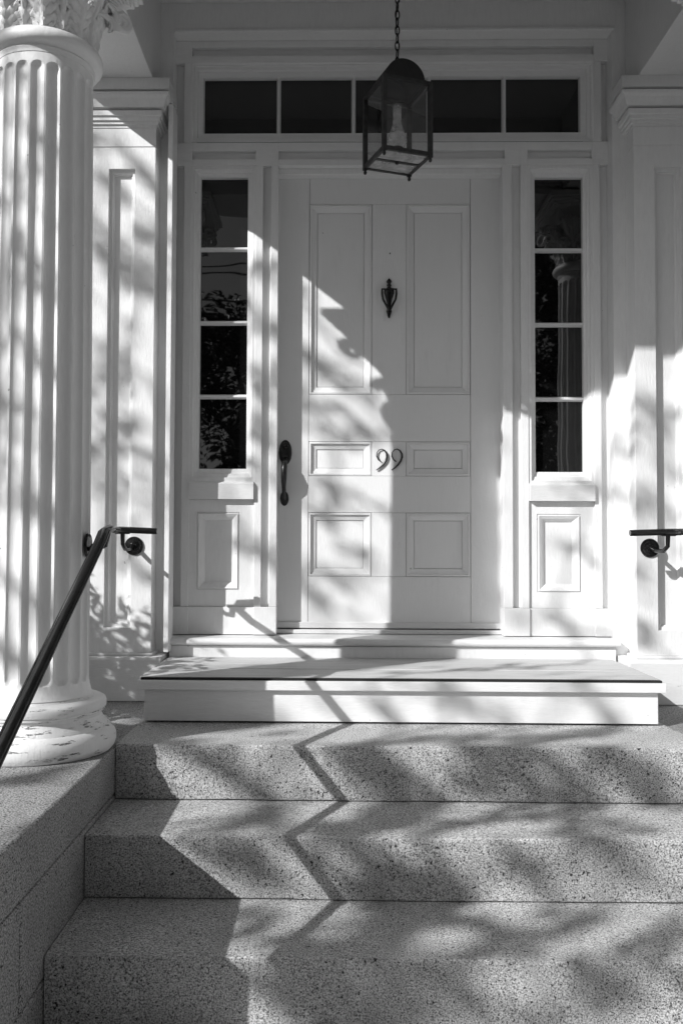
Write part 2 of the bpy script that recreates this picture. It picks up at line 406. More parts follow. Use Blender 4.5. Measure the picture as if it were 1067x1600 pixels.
# sidelights
def sidelight(px0, px1, g0, g1, ys, side, zoff, pxp):
    t = thing('sidelight_window', 'narrow four-pane sidelight window on the %s of the door, panelled below' % side, 'window', ((XL(px0)+XL(px1))/2, YC, ZSILL), 'sidelights either side of the door')
    xa, xb = XL(px0), XL(px1)
    pm = (g0+g1)/2
    zz = [Z(pm, y, YG) for y in ys]            # pane tops and bottoms
    xg0, xg1 = X(g0, 500, YG), X(g1, 500, YG)
    zt = z_h0-.001; zb_ = Z(pm, ys[-1]+20, YC)
    # frame as nested mitred rings with unequal insets
    v = MB(); pf = [(0,.004),(.33,.004),(.36,.014),(.62,.018),(.65,.026),(.96,.03),(1,.036),(1,.07)]
    pts = []; f = []
    zg0, zg1 = zz[-1], zz[0]
    for (k, d) in pf:
        pts += [(xa+(xg0-xa)*k, YC+d, zb_+(zg0-zb_)*k), (xb+(xg1-xb)*k, YC+d, zb_+(zg0-zb_)*k), (xb+(xg1-xb)*k, YC+d, zt+(zg1-zt)*k), (xa+(xg0-xa)*k, YC+d, zt+(zg1-zt)*k)]
    for k in range(len(pf)-1):
        for j in range(4): f.append((4*k+j, 4*k+(j+1) % 4, 4*k+4+(j+1) % 4, 4*k+4+j))
    v.add(pts, f); v.build('frame', M_W, t)
    for i in range(3):
        za, zb = zz[2*i+1], zz[2*i+2]; c_ = (za+zb)/2; h = .0105
        MB().prism([(YG, c_-h), (YG-.006, c_-h), (YG-.022, c_-.004), (YG-.022, c_+.004), (YG-.006, c_+h), (YG, c_+h)], xg0, xg1).build('muntin', M_SILL, t)
    for i in range(4):
        top = zz[2*i]+.004; bot = zz[2*i+1]-.004
        MB().box(xg0-.002, xg1+.002, YG, YG+.004, bot, top).build('pane', M_GLASS, t)
    # rail under the glass, sill, panel board, base
    z1 = zb_; z2 = Z(pm, zoff, YC); z3 = Z(pm, zoff+28, YC-.02)
    MB().prism([(YC+.06, z2-.001), (YC-.0, z2-.001), (YC-.016, z2-.010), (YC-.016, z3), (YC+.06, z3)], xa+.001, xb-.001).build('sill', M_SILL, t, bevel=.002)
    MB().box(xa, xb, YC+.006, .06, z2, z1-.001).build('bottom_rail', M_W, t, bevel=.001)
    zpa, zpb = Z(pm, pxp[2], YC), Z(pm, pxp[3], YC); xp0, xp1 = XL(pxp[0]), XL(pxp[1]); YB = YC+.012
    fr = MB(); fr.box(xa, xp0, YB, .06, z_pl, z3-.001); fr.box(xp1, xb, YB, .06, z_pl, z3-.001); fr.box(xp0, xp1, YB, .06, zpa, z3-.001); fr.box(xp0, xp1, YB, .06, z_pl, zpb)
    fr.build('panel_board', M_W, t)
    MB().rings(xp0, xp1, zpb, zpa, YB, [(0,0),(.001,.004),(.004,.004),(.008,-.004),(.022,.004),(.034,.016),(.036,.020)]).build('panel', M_W, t)
    MB().box(xa, xb, YC+.004, .06, ZSILL, z_pl-.001).build('base_board', M_W, t, bevel=.002)
sidelight(298, 399, 314, 387, (281,387.5,394,502,509,617,624,733), 'left', 752, (310,376,800,922))
sidelight(825, 927, 834, 908, (281,388.5,396,504.5,512,620.5,628,738), 'right', 755, (838,906,803,926))

# ------------------------------------------------------------------ front door
dx0, dx1 = X(434, 620, 0)+.002, X(785, 620, 0)-.002
dz1 = Z(608, 268, 0); dz0 = ZSILL+.022
t_ = thing('front_door', 'white six-panel front door with black hardware', 'door', ((dx0+dx1)/2, 0, ZSILL))
pl = X(483,500,0); pr = X(734.5,500,0); m0 = X(581,500,0); m1 = X(634.5,500,0)
zr = [Z(608,y,0) for y in (319,616.5,690,744,801,901)]
g = .0009; YD = 0; TH = .045
mb = MB()
mb.box(dx0, pl-g, YD, TH, dz0, dz1); mb.box(pr+g, dx1, YD, TH, dz0, dz1)
for (a, b_) in ((zr[0], dz1), (zr[2], zr[1]), (zr[4], zr[3]), (dz0, zr[5])): mb.box(pl+g, pr-g, YD+.0004, TH, a, b_)
for (a, b_) in ((zr[1]+g, zr[0]-g), (zr[3]+g, zr[2]-g), (zr[5]+g, zr[4]-g)): mb.box(m0, m1, YD+.0008, TH, a, b_)
mb.build('door_leaf', M_DOOR, t_, bevel=.0012)
MB().box(dx0, dx1, TH-.004, TH+.01, dz0, dz1).build('dark_backing', M_DARK, t_)  # near-black sheet behind the leaf, painting the joint gaps dark
for (xa, xb) in ((pl, m0), (m1, pr)):
    for (za, zb) in ((zr[1], zr[0]), (zr[3], zr[2]), (zr[5], zr[4])):
        MB().rings(xa+g, xb-g, za+g, zb-g, YD, [(0,.006),(.0012,.006),(.0014,-.001),(.009,-.002),(.0105,.007),(.016,.008),(.034,.014),(.0355,.019),(.0375,.022),(.0385,.018)]).build('door_panel', M_DOOR, t_)
MB().box(dx0+.001, dx1-.001, -.012, .03, dz0+.001, dz0+.028).build('weather_strip', M_SILL, t_, bevel=.003)
# handle set
hc = at(446, 707, 0); hb = at(444.5, 779, 0)
h_ = MB()
def oval(mb, c, rx, rz, d, n=28):
    pf = [(1.0, 0), (1.0, -.3*d), (.9, -.75*d), (.7, -d), (0.001, -1.08*d)]
    v = []; f = []
    for (k, y) in pf:
        for i in range(n): v.append((c.x+rx*k*math.cos(2*PI*i/n), c.y+y, c.z+rz*k*math.sin(2*PI*i/n)))
    for i in range(len(pf)-1):
        for j in range(n): f.append((i*n+j, i*n+(j+1) % n, (i+1)*n+(j+1) % n, (i+1)*n+j))
    mb.add(v, f)
oval(h_, hc, .030, .058, .010); oval(h_, Vector((hb.x, 0, hb.z)), .020, .034, .009)
ho = h_.build('door_handle', M_BRONZE, t_, smooth=True)
zt_, zb_ = hc.z-.036, hb.z+.004
gp = [(hc.x, -.006, zt_), (hc.x-.001, -.030, zt_-.004), (hc.x-.001, -.056, zt_-.018), (hc.x-.002, -.070, zt_-.045), (hc.x-.003, -.068, zt_-.085), (hc.x-.004, -.050, zt_-.125), (hb.x, -.028, zb_+.012), (hb.x, -.006, zb_-.004)]
MB().tube(gp, [.012,.0115,.013,.0145,.0135,.010,.009,.012], 14).build('grip', M_BRONZE, ho, smooth=True)
MB().tube([(hc.x, -.008, hc.z-.018), (hc.x, -.030, hc.z-.022), (hc.x, -.044, hc.z-.020)], [.009,.010,.013], 10, sect=[(math.cos(2*PI*k/10), .35*math.sin(2*PI*k/10)) for k in range(10)], up=(0,0,1)).build('thumb_latch', M_BRONZE, ho, smooth=True)
oval(q := MB(), Vector((hc.x, -.011, hc.z+.028)), .013, .013, .005); q.build('keyhole', M_IRON, ho, smooth=True)
# knocker
kc = at(607.5, 467, 0)
def fl(mb, prof, cy=0, sy=.45): mb.lathe([(r, kc.z+z) for (r, z) in prof], kc.x, cy, 20, sy=sy)
k_ = MB()
fl(k_, [(.001,.093),(.004,.090),(.012,.081),(.013,.076),(.009,.070),(.006,.067),(.011,.062),(.011,.057),(.006,.053),(.012,.047),(.020,.041),(.024,.034),(.024,.026),(.019,.010),(.013,-.010),(.009,-.034),(.008,-.046),(.012,-.056),(.013,-.064),(.009,-.075),(.006,-.086),(.004,-.092),(.001,-.094)], -.012)
ko = k_.build('door_knocker', M_IRON, t_, smooth=True)
pth = [(kc.x-.010,-.020,kc.z+.040), (kc.x-.033,-.020,kc.z+.040)] + [(kc.x-.033+.002*max(0, i-2)+(.0045*max(0, i-4)), -.020-.012*math.sin(i/8*PI/2), kc.z+.040-.0125*i) for i in range(1, 8)] + [(kc.x-.002,-.034,kc.z-.064)]
pth2 = [(2*kc.x-p[0], p[1], p[2]) for p in pth]
q = MB(); q.tube(pth, .0052, 8); q.tube(pth2, .0052, 8); q.build('knocker_ring', M_IRON, ko, smooth=True)
# numerals
def nine(zx, i):
    P = [(800,212,7),(783,198,8),(773,176,8),(775,152,7),(788,136,6),(806,131,6),(824,140,9),(836,160,11),(838,182,13),(830,206,13),(815,228,12),(795,248,10),(771,266,7)]
    pts = []; rad = []
    for (a, b_, r_) in P:
        c_ = at(400+(a+zx)*.2437, 670+b_*.2437, 0); pts.append((c_.x, -.006, c_.z)); rad.append(r_*.5*.2437/338*1.05)
    o = MB().tube(pts, rad, 8, sect=[(math.cos(2*PI*k/10), 1.0*math.sin(2*PI*k/10)) for k in range(10)]).build('numeral', M_NUM, t_, smooth=True)
    return o
nine(0, 0); nine(97, 1)
pc = at(609, 396, 0); MB().tube([(pc.x, .002, pc.z), (pc.x, -.003, pc.z)], .0028, 10).build('peephole', M_IRON, t_)

# ------------------------------------------------------------------ sill and wooden step
t_ = thing('door_sill', 'worn white wooden sill with rounded nose running under door and sidelights', 'sill', (0, -.1, ZPLAT))
nose = [(.06, ZSILL-.001), (.06, ZSILL-.04)] ; yn = -.205
prof = [(.08, ZSILL-.04), (.08, ZSILL-.001), (-.0, ZSILL-.001), (yn+.018, ZSILL-.006)] + [(yn+.016-.016*math.sin(a), ZSILL-.022+.016*math.cos(a)) for a in (0, .4, .8, 1.2, PI/2, 2.0, 2.4, 2.8, PI)] + [(yn+.03, ZSILL-.040)]
MB().prism(prof, XO0-.002, XO1+.006).build('nosing', M_SILL, t_, smooth=True)
MB().box(XO0+.01, XO1-.01, yn+.022, -.02, -.01, ZSILL-.041).build('riser_board', M_W, t_)
MB().box(XL(430), XL(785.5), -.035, .05, ZSILL, ZSILL+.018).build('threshold', M_SILL, t_, bevel=.003)
t_ = thing('wooden_step', 'low white wooden box step with grey boards in front of the door', 'step', (0, -.5, 0))
pcx = -.010; ph = .969; yf = -.817
nb = 5; yb0 = yn+.021; 
for i in range(nb):
    a = yf+.03+(yb0-yf-.03)*i/nb; b_ = yf+.03+(yb0-yf-.03)*(i+1)/nb
    MB().box(pcx-ph, pcx+ph, a+.0012, b_-.0012, ZPLAT-.024, ZPLAT+random.Random(i).uniform(-.0008, .0008)).build('tread_board', M_BOARD, t_, bevel=.002)
MB().box(pcx-ph, pcx+ph, yf-.012, yf+.024, ZPLAT-.040, ZPLAT-.006).build('nosing', M_WH, t_, bevel=.002)
MB().box(pcx-ph+.01, pcx+ph-.01, yf+.004, yf+.029, ZPLAT-.03, ZPLAT+.0015).build('gap_strip', M_DARK, t_)  # near-black strip stands in for the dark gap behind the nosing
MB().box(pcx-.946, pcx+.946, yf+.010, yf+.035, .006, ZPLAT-.041).build('front_board', M_WH, t_, bevel=.0015)
MB().box(pcx-.946, pcx-.92, yf+.036, -.21, .004, ZPLAT-.026).build('side_board', M_W, t_)
MB().box(pcx+.92, pcx+.946, yf+.036, -.21, .004, ZPLAT-.026).build('side_board', M_W, t_)

# ------------------------------------------------------------------ pilasters
def pilaster(cx, s, side):
    t = thing('pilaster', 'square white panelled pilaster on the %s of the entrance' % side, 'pilaster', (cx, YW, 0), 'pilasters flanking the entrance')
    hw = .147; x0, x1 = cx-hw, cx+hw
    zn = 2.407; zc = .667+1.823
    pt = .667+1.643; pb = .667-.37; px0, px1 = cx-.058, cx+.058
    mb = MB()
    mb.box(x0, px0, YP, YW+.01, .19, zn); mb.box(px1, x1, YP, YW+.01, .19, zn)
    mb.box(px0, px1, YP, YW+.01, pt, zn); mb.box(px0, px1, YP, YW+.01, .19, pb); mb.build('shaft', M_W, t)
    MB().rings(px0, px1, pb, pt, YP, [(0,0),(.0005,.016),(.014,.018),(.016,.026),(.020,.028),(.0205,.036)]).build('sunk_panel', M_W, t)
    MB().box(x0-.002, x1+.002, YP-.003, YW+.01, zn+.0005, zc).build('neck', M_W, t, bevel=.001)
    cap = MB()
    # (projection, z) profile swept round three sides
    pr_ = [(.006,zc+.0005),(.006,zc+.012),(.014,zc+.014),(.014,zc+.026),(.022,zc+.028),(.022,zc+.043),(.030,zc+.046),(.032,zc+.066),(.012,zc+.068),(.012,zc+.076),(.040,zc+.078),(.046,zc+.092),(.054,zc+.108),(.066,zc+.122),(.068,zc+.132),(.046,zc+.134),(.046,zc+.141),(.070,zc+.143),(.070,ZB-.0005),(0,ZB-.0005)]
    v = []; f = []
    for (p, z) in pr_: v += [(x0-p, YW+.01, z), (x0-p, YP-p, z), (x1+p, YP-p, z), (x1+p, YW+.01, z)]
    for k in range(len(pr_)-1):
        for j in range(3): f.append((4*k+j, 4*k+j+1, 4*k+5+j, 4*k+4+j))
    f.append((0,1,2,3)); cap.add(v, f); cap.build('capital', M_W, t)
    MB().box(x0-.012, x1+.012, YP-.015, YW+.01, .178, .1895).build('base_fillet', M_W, t, bevel=.003)
    MB().prism([(YW+.01, -.008), (YPC, -.008), (YPC, .165), (YPC+.006, .1775), (YW+.01, .1775)], x0-.055, x1+.055).build('plinth', M_SILL, t, bevel=.002)
pilaster(-XP-.147, -1, 'left'); pilaster(XP+.147, 1, 'right')

# ------------------------------------------------------------------ columns
CXc, CYc = 1.227, -1.205
def fluted_shaft(mb, z0, z1, rb, rt, nf=20, seg=16):
    za, zb = z0+.045, z1-.03
    levels = [z0, z0+.012, z0+.03] + [za+.032*k/6 for k in range(7)] + [za+.05+(zb-za-.1)*k/26 for k in range(27)] + [zb-.026+.026*math.sin(k/12*PI/2) for k in range(13)] + [z1]
    levels = sorted(set(round(l, 5) for l in levels)); n = nf*seg; v = []
    for z in levels:
        u = (z-z0)/(z1-z0); r_ = rb+(rt-rb)*(u**1.6)
        if u < .03: r_ += .012*(1-u/.03)**2
        hw = .41     # flute half width as part of the pitch
        k = 1.0
        fh = rb*2*PI/nf*hw
        if z > zb-fh: k = math.sqrt(max(0, 1-((z-(zb-fh))/fh)**2)) if z < zb else 0
        if z < za+fh: k = math.sqrt(max(0, 1-(((za+fh)-z)/fh)**2)) if z > za else 0
        for i in range(n):
            ph_ = (i % seg)/seg-.5; a = 2*PI*i/n
            ww = hw*k; d = 0
            if ww > 0 and abs(ph_) < ww: d = fh*.62*math.sqrt(1-(ph_/ww)**2)*k
            wob = .0012*noise.noise(Vector((a*3, z*4, 1.3)))
            rad = r_-d+wob
            v.append((rad*math.cos(a), rad*math.sin(a), z))
    f = []
    for i in range(len(levels)-1):
        for k in range(n): f.append((i*n+k, i*n+(k+1) % n, (i+1)*n+(k+1) % n, (i+1)*n+k))
    f.append(tuple(range((len(levels)-1)*n, len(levels)*n)))
    mb.add([(x+CX0, y+CYc, z) for (x, y, z) in v], f)
CX0 = -CXc
def acanthus(mb, ang, h, wdt, r_base, z0, curl, rtop, seed):
    nu, nv = 66, 31; pts = []; rnd = random.Random(seed)
    for i in range(nu):
        u = i/(nu-1)
        # spine in (radius, z): rises then curls outwards and down
        if u < .72: q = u/.72; r_ = r_base+rtop*q**2.2; z = z0+h*q*.92
        else:
            a = (u-.72)/.28*PI*1.15; r_ = r_base+rtop+curl*(1-math.cos(a))*.62; z = z0+h*.92+curl*math.sin(a)*.75
        env = wdt*(.62+.5*math.sin(min(1, u*1.15)*PI*.62))*(1 if u < .72 else max(.12, math.cos((u-.72)/.28*PI*.5)))
        ser = .50+.50*abs(math.sin(u*PI*5.5))**.5
        for j in range(nv):
            vv = (j/(nv-1)*2-1); av = abs(vv)
            ww = env*(1 if av < .45 else (1+(ser-1)*(av-.45)/.55))
            x = vv*ww; 
            fold = .014*(1-av)**2 - .010*av**2 + .007*(abs(math.sin(av*5.5-u*PI*5.5))*2-1)*(.35+.65*av)
            if av < .09: fold += .006
            rad = r_+fold
            a2 = ang + x/max(r_, .1)
            pts.append((CX0+rad*math.cos(a2), CYc+rad*math.sin(a2), z-.012*av*av*(1 if u > .3 else u/.3)+.004*math.sin(av*18-u*9)))
    mb.grid(pts, nu, nv)
def build_column():
    t = thing('fluted_column', 'white fluted round column standing left of the steps, its base paint peeling', 'column', (CX0, CYc, -.008), 'fluted columns carrying the porch')
    R_ = .254
    base = [(.001,-.008),(R_-.012,-.008),(R_-.002,.004),(R_+.003,.02),(R_+.002,.038),(R_-.005,.054),(R_-.015,.064),(R_-.024,.068),(R_-.028,.078),(R_-.040,.090),(R_-.046,.104),(R_-.043,.114),(R_-.036,.118),(R_-.036,.124),(R_-.031,.128),(R_-.030,.134),(R_-.030,.145),(R_-.033,.153),(R_-.041,.158),(.181,.160),(.176,.168),(.001,.168)]
    MB().lathe([(r, z) for (r, z) in base], CX0, CYc, 96, cap=False).build('base', M_BASE, t, smooth=True)
    mb = MB(); fluted_shaft(mb, .169, 2.229, .166, .156); mb.build('shaft', M_COLUMN, t, smooth=True)
    neck = [(.001,2.227),(.158,2.227),(.159,2.233),(.160,2.236),(.163,2.242),(.160,2.248),(.165,2.251),(.178,2.255),(.186,2.265),(.188,2.277),(.185,2.290),(.176,2.300),(.163,2.305),(.146,2.307),(.001,2.308)]
    MB().lathe(neck, CX0, CYc, 72, cap=False).build('neck_ring', M_COLUMN, t, smooth=True)
    cp = MB().lathe([(.142,2.30),(.136,2.37),(.140,2.45),(.16,2.53),(.20,2.585),(.205,2.60)], CX0, CYc, 40).build('capital', M_COLUMN, t, smooth=True)
    for k in range(8):
        mb = MB(); acanthus(mb, 2*PI*k/8+.26, .135, .056, .148, 2.304, .034, .026, k); mb.build('leaf', M_COLUMN, cp, smooth=True, solid=.006)
    for k in range(8):
        mb = MB(); acanthus(mb, 2*PI*(k+.5)/8+.26, .22, .054, .140, 2.31, .038, .055, k+20); mb.build('leaf', M_COLUMN, cp, smooth=True, solid=.006)
    for k in range(4):
        a = PI/4+k*PI/2; pts = []; rad = []
        for i in range(26):
            q = i/25
            if q < .4: r_ = .15+.14*(q/.4)**1.5; z = 2.42+.14*(q/.4)
            else:
                th = (q-.4)/.6*PI*3; rr_ = .034*(1-.75*(q-.4)/.6); r_ = .29-.0+rr_*math.sin(th)*1.0; z = 2.56-.034+rr_*math.cos(th)
            pts.append((CX0+r_*math.cos(a), CYc+r_*math.sin(a), z)); rad.append(.016-.006*q)
        MB().tube(pts, rad, 8).build('volute', M_COLUMN, cp, smooth=True)
    ab = MB(); hs = .243
    for (p, z0, z1) in ((0, 2.600, 2.616), (.012, 2.6165, 2.632), (.026, 2.6325, 2.6645)): ab.box(CX0-hs-p, CX0+hs+p, CYc-hs-p, CYc+hs+p, z0, z1)
    abo = ab.build('abacus', M_COLUMN, t, bevel=.003)
    # carved leafwork on the underside of the abacus corners
    for sx in (-1, 1):
        for sy in (-1, 1):
            mb = MB()
            for k in range(9):
                a = k/8*PI/2; c0 = Vector((CX0+sx*(hs-.012), CYc+sy*(hs-.012), 2.597)); L = .085+.02*math.sin(2*a)
                d = Vector((-sx*math.cos(a), -sy*math.sin(a), 0))
                mb.tube([c0+d*.01, c0+d*L*.5+Vector((0,0,-.006)), c0+d*L], [.003,.009,.002], 6)
            mb.build('carved_corner', M_COLUMN, abo, smooth=True)
    return t
col = build_column()
c2 = copy_tree(col); c2.location = (CXc, CYc, -.008); c2['label'] = 'matching fluted column right of the steps, just outside the right edge'

# ------------------------------------------------------------------ porch roof
t_ = thing('porch_roof', 'white porch beams, ceiling and cornice resting on the columns', 'porch roof', (0, -.8, ZB))
bi, bo = 1.048, 1.415; yfr = -1.40
MB().box(-bo, -bi, yfr, YW-.001, ZB, 3.16).build('side_beam', M_CEIL, t_, bevel=.003)
MB().box(bi, bo, yfr, YW-.001, ZB, 3.16).build('side_beam', M_CEIL, t_, bevel=.003)
MB().box(-bi+.001, bi-.001, yfr, -1.04, ZB, 3.16).build('front_beam', M_CEIL, t_, bevel=.003)
MB().box(-bi+.001, bi-.001, -1.039, YW-.001, 3.12, 3.16).build('ceiling', M_CEIL, t_)
cor = MB(); cor.box(-bo-.2, bo+.2, -1.80, YW-.001, 3.02, 3.10) if False else None
cor = MB()
for (p, z0, z1) in ((.06, 3.161, 3.20), (.14, 3.2005, 3.24), (.26, 3.2405, 3.34), (.30, 3.3405, 3.40)):
    cor.box(-bo-p, bo+p, yfr-p-(.44 if p > .2 else 0), YW-.001, z0, z1)  # out-of-view front overhang deepened so its shade falls lower on the entrance
cor.build('cornice', M_CEIL, t_)

# ------------------------------------------------------------------ hanging lantern
LX, LY, LZ, LS, LH = -.018, -.745, 2.125, .188, .285
t_ = thing('hanging_lantern', 'square glass lantern with arched black hood on a chain above the door', 'lantern', (LX, LY, LZ))
t_.rotation_euler = (0, 0, R(20))
hs = LS/2
def L(mb): return mb     # lantern parts are built around the origin
def lb(mb, name, mt, par=None, **k): return mb.build(name, mt, par or t_, origin=(0,0,0), **k)
for sx in (-1, 1):
    for sy in (-1, 1):
        mb = MB(); mb.box(sx*hs-.0078, sx*hs+.0078, sy*hs-.0078, sy*hs+.0078, -.004, LH)
        mb.lathe([(.001,-.022),(.005,-.020),(.007,-.013),(.004,-.006),(.006,-.0045)], sx*hs, sy*hs, 10)
        lb(mb, 'corner_post', M_LANT, smooth=False)
for (z0, z1) in ((0, .016), (LH-.014, LH)):
    mb = MB(); h0 = hs+.0065; h1 = hs-.0065; q_ = [(-h0,-h0),(h0,-h0),(h0,h0),(-h0,h0)]; q2 = [(-h1,-h1),(h1,-h1),(h1,h1),(-h1,h1)]
    z0 += .0006; z1 -= .0006
    mb.add([(x,y,z) for z in (z0, z1) for (x, y) in q_+q2], [(j, (j+1)%4, 8+(j+1)%4, 8+j) for j in range(4)]+[(4+j, 4+(j+1)%4, 12+(j+1)%4, 12+j) for j in range(4)]+[(j, (j+1)%4, 4+(j+1)%4, 4+j) for j in range(4)]+[(8+j, 8+(j+1)%4, 12+(j+1)%4, 12+j) for j in range(4)])
    lb(mb, 'rim', M_LANT)
mb = MB(); mb.box(-hs+.006, hs-.006, -.008, .008, .002, .010); mb.lathe([(.004,-.006),(.008,-.003),(.008,.0015)], 0, 0, 12); lb(mb, 'floor_bar', M_LANT)
for s_ in (-1, 1): lb(MB().box(-hs+.006, hs-.006, s_*.0095, s_*(hs-.006), .004, .007), 'floor_pane', M_FROST)
for s_ in (-1, 1):
    q = MB(); q.add([(-hs+.007,s_*hs,.0145),(hs-.007,s_*hs,.0145),(hs-.007,s_*hs,LH-.0125),(-hs+.007,s_*hs,LH-.0125)],[(0,1,2,3)]); lb(q, 'side_pane', M_PANE)
    q = MB(); q.add([(s_*hs,-hs+.007,.0145),(s_*hs,hs-.007,.0145),(s_*hs,hs-.007,LH-.0125),(s_*hs,-hs+.007,LH-.0125)],[(0,1,2,3)]); lb(q, 'side_pane', M_PANE)
# top plate with square opening, barrel hood above
mb = MB(); ro = .078
mb.box(-hs, hs, -hs, -ro, LH, LH+.004); mb.box(-hs, hs, ro, hs, LH, LH+.004); mb.box(-hs, -ro, -ro, ro, LH, LH+.004); mb.box(ro, hs, -ro, ro, LH, LH+.004)
lb(mb, 'top_plate', M_LANT)
arc = [(ro*math.cos(a), LH+.004+.004+ro*.95*math.sin(a)) for a in [PI*k/24 for k in range(25)]]
arc = [(ro, LH+.0045)] + arc + [(-ro, LH+.0045)]; ai = [(x*.965, LH+.0045+(z-LH-.0045)*.965) for (x, z) in arc[::-1]]
hd = MB(); n = len(arc)
hd.grid([(x, y, z) for y in (-ro, ro) for (x, z) in arc], 2, n)
lb(hd, 'hood', M_HOOD, smooth=True, solid=.003)
for s_ in (-1, 1): hh = MB().prism(arc, s_*ro-.0015, s_*ro+.0015, 'y'); lb(hh, 'hood_end', M_HOOD)
zc_ = LH+.008+ro*.95
mb = MB(); mb.lathe([(.012, zc_-.002), (.012, zc_+.006), (.005, zc_+.010), (.005, zc_+.018)], 0, 0, 14); lb(mb, 'hanger', M_IRON)
mb = MB(); z = zc_+.028; k = 0
while LZ+z < 3.11:
    pts = []
    for i in range(13):
        a = 2*PI*i/12; p = (.0085*math.cos(a), 0, .019*math.sin(a))
        pts.append((p[0], 0, z+p[2]) if k % 2 == 0 else (0, p[0], z+p[2]))
    mb.tube(pts, .0026, 6); z += .031; k += 1
lb(mb, 'chain', M_IRON, smooth=True)
mb = MB(); mb.tube([(.006*math.sin(i*.9), .006*math.cos(i*.9), zc_+.02+i*.03) for i in range(int((3.11-LZ-zc_-.02)/.03)+1)], .0018, 6); lb(mb, 'cord', M_IRON)
lb(MB().lathe([(.001,.011),(.036,.011),(.038,.018),(.026,.022),(.018,.030),(.016,.044),(.024,.050),(.024,.058),(.001,.059)], 0, 0, 24), 'burner', M_LANT, smooth=True)
lb(MB().lathe([(.022,.056),(.031,.066),(.037,.080),(.0375,.092),(.034,.106),(.026,.124),(.019,.146),(.0165,.17),(.0165,.225)], 0, 0, 32, cap=False), 'glass_chimney', M_CHIM, smooth=True)
lb(MB().lathe([(.009,.059),(.009,.085),(.012,.10),(.009,.115),(.001,.13)], 0, 0, 14), 'bulb', simple('pale_bulb', .7, .4), smooth=True)

# ------------------------------------------------------------------ handrails
def rail_pts(s):
    # right-handed world points; s=-1 left rail, s=1 right rail (mirror)
    E = at(248, 829, -.42); P = at(206, 827, -.44); C_ = at(176, 825.5, -.50); B = at(166, 825, -1.255)
    dn = Vector((0, -1, -.555)); pts = []
    E.x = -.99; 
    pts = [E, Vector((-1.10, -.43, P.z)), Vector((-1.145, -.455, P.z)), Vector((-1.158, -.52, P.z+.001))]
    pts += [Vector((-.995, -1.20, B.z+.002)), Vector((-.991, -1.235, B.z)), B+dn*.03+Vector((0,0,.006)), B+dn*.08]
    pts[-1].x = pts[-2].x = -.991
    pts.append(pts[-1]+dn*1.22)
    e = pts[-1]; pts += [e+Vector((0,-.03,-.012)), e+Vector((0,-.055,-.012))]
    if s > 0: pts[0].x += .025
    return [Vector((p.x*(-s), p.y, p.z)) if s > 0 else p for p in pts]
def handrail(s, label):
    pts = rail_pts(s)
    t = thing('handrail', label, 'handrail', (pts[-3].x, pts[-3].y, GND), 'iron handrails beside the steps')
    # moulded rail section (width, height)
    sec = [(-.50,-.10),(-.36,-.28),(-.20,-.30),(-.17,-.42),(.17,-.42),(.20,-.30),(.36,-.28),(.50,-.10),(.50,.02),(.40,.06),(.36,.14),(.18,.24),(0,.27),(-.18,.24),(-.36,.14),(-.40,.06),(-.50,.02)]
    MB().tube(pts, .038, sect=sec, up=(0,0,1)).build('rail', M_IRON, t, smooth=True)
    # wall bracket on the pilaster
    fx = -1.120 if s < 0 else 1.10; zf = Z(207, 853, YP)
    q = MB(); q.add(*disc(Vector((fx, YP, zf)), Vector((0,-1,0)), [(.040,0),(.041,-.004),(.038,-.008),(.030,-.009),(.028,-.012),(.016,-.014),(.014,-.02)]))
    br = q.build('bracket', M_IRON, t, smooth=True)
    rx = pts[1].x*.55+pts[2].x*.45-.012*s*-1-(.015 if s > 0 else 0); ry = pts[1].y; rz = pts[1].z-.014
    MB().tube([(fx, YP-.012, zf), (fx+(rx-fx)*.3, YP-.06, zf-.012), (fx+(rx-fx)*.6, ry+.03, zf-.012), (rx, ry+.004, zf+.008), (rx, ry, rz)], [.010,.009,.009,.009,.010], 10).build('arm', M_IRON, br, smooth=True)
    MB().box(rx-.03, rx+.03, ry-.011, ry+.011, rz-.006, rz+.002).build('saddle', M_IRON, br, bevel=.002)
    # bracket on the column
    ax = -CXc*(-s); d = Vector((.995*1.0*(-1) if s < 0 else .995, -1.20, 0)) - Vector((ax, CYc, 0)); d.z = 0; d.normalize()
    cs = Vector((ax, CYc, .655)) + d*.158
    q = MB(); q.add(*disc(cs, d, [(.040,0),(.041,-.004),(.038,-.010),(.028,-.012),(.014,-.016)]))
    br2 = q.build('bracket', M_IRON, t, smooth=True)
    rp = pts[5]
    MB().tube([cs+d*.01, cs+d*.028+Vector((0,0,-.014)), Vector((rp.x-.004*(-s), rp.y-.02, .655)), Vector((rp.x, rp.y, rp.z-.016))], [.009,.009,.009,.010], 10).build('arm', M_IRON, br2, smooth=True)
    # foot post at the lower end
    e = pts[-2]; MB().tube([(e.x, e.y, e.z), (e.x, e.y, GND+.01)], .013, 12).build('post', M_IRON, t, smooth=True)
    return t
def disc(c, nrm, prof, n=28):
    nrm = nrm.normalized(); a = nrm.orthogonal().normalized(); b_ = nrm.cross(a); v = []; f = []
    for (r_, d) in prof:
        for i in range(n): v.append(c - nrm*d + (a*math.cos(2*PI*i/n)+b_*math.sin(2*PI*i/n))*r_)
    for i in range(len(prof)-1):
        for j in range(n): f.append((i*n+j, i*n+(j+1) % n, (i+1)*n+(j+1) % n, (i+1)*n+j))
    f.append(tuple(range((len(prof)-1)*n, len(prof)*n)))
    return v, f
handrail(-1, 'black iron handrail sloping down past the left column')
handrail(1, 'black iron handrail whose end shows at the right edge by the right pilaster')

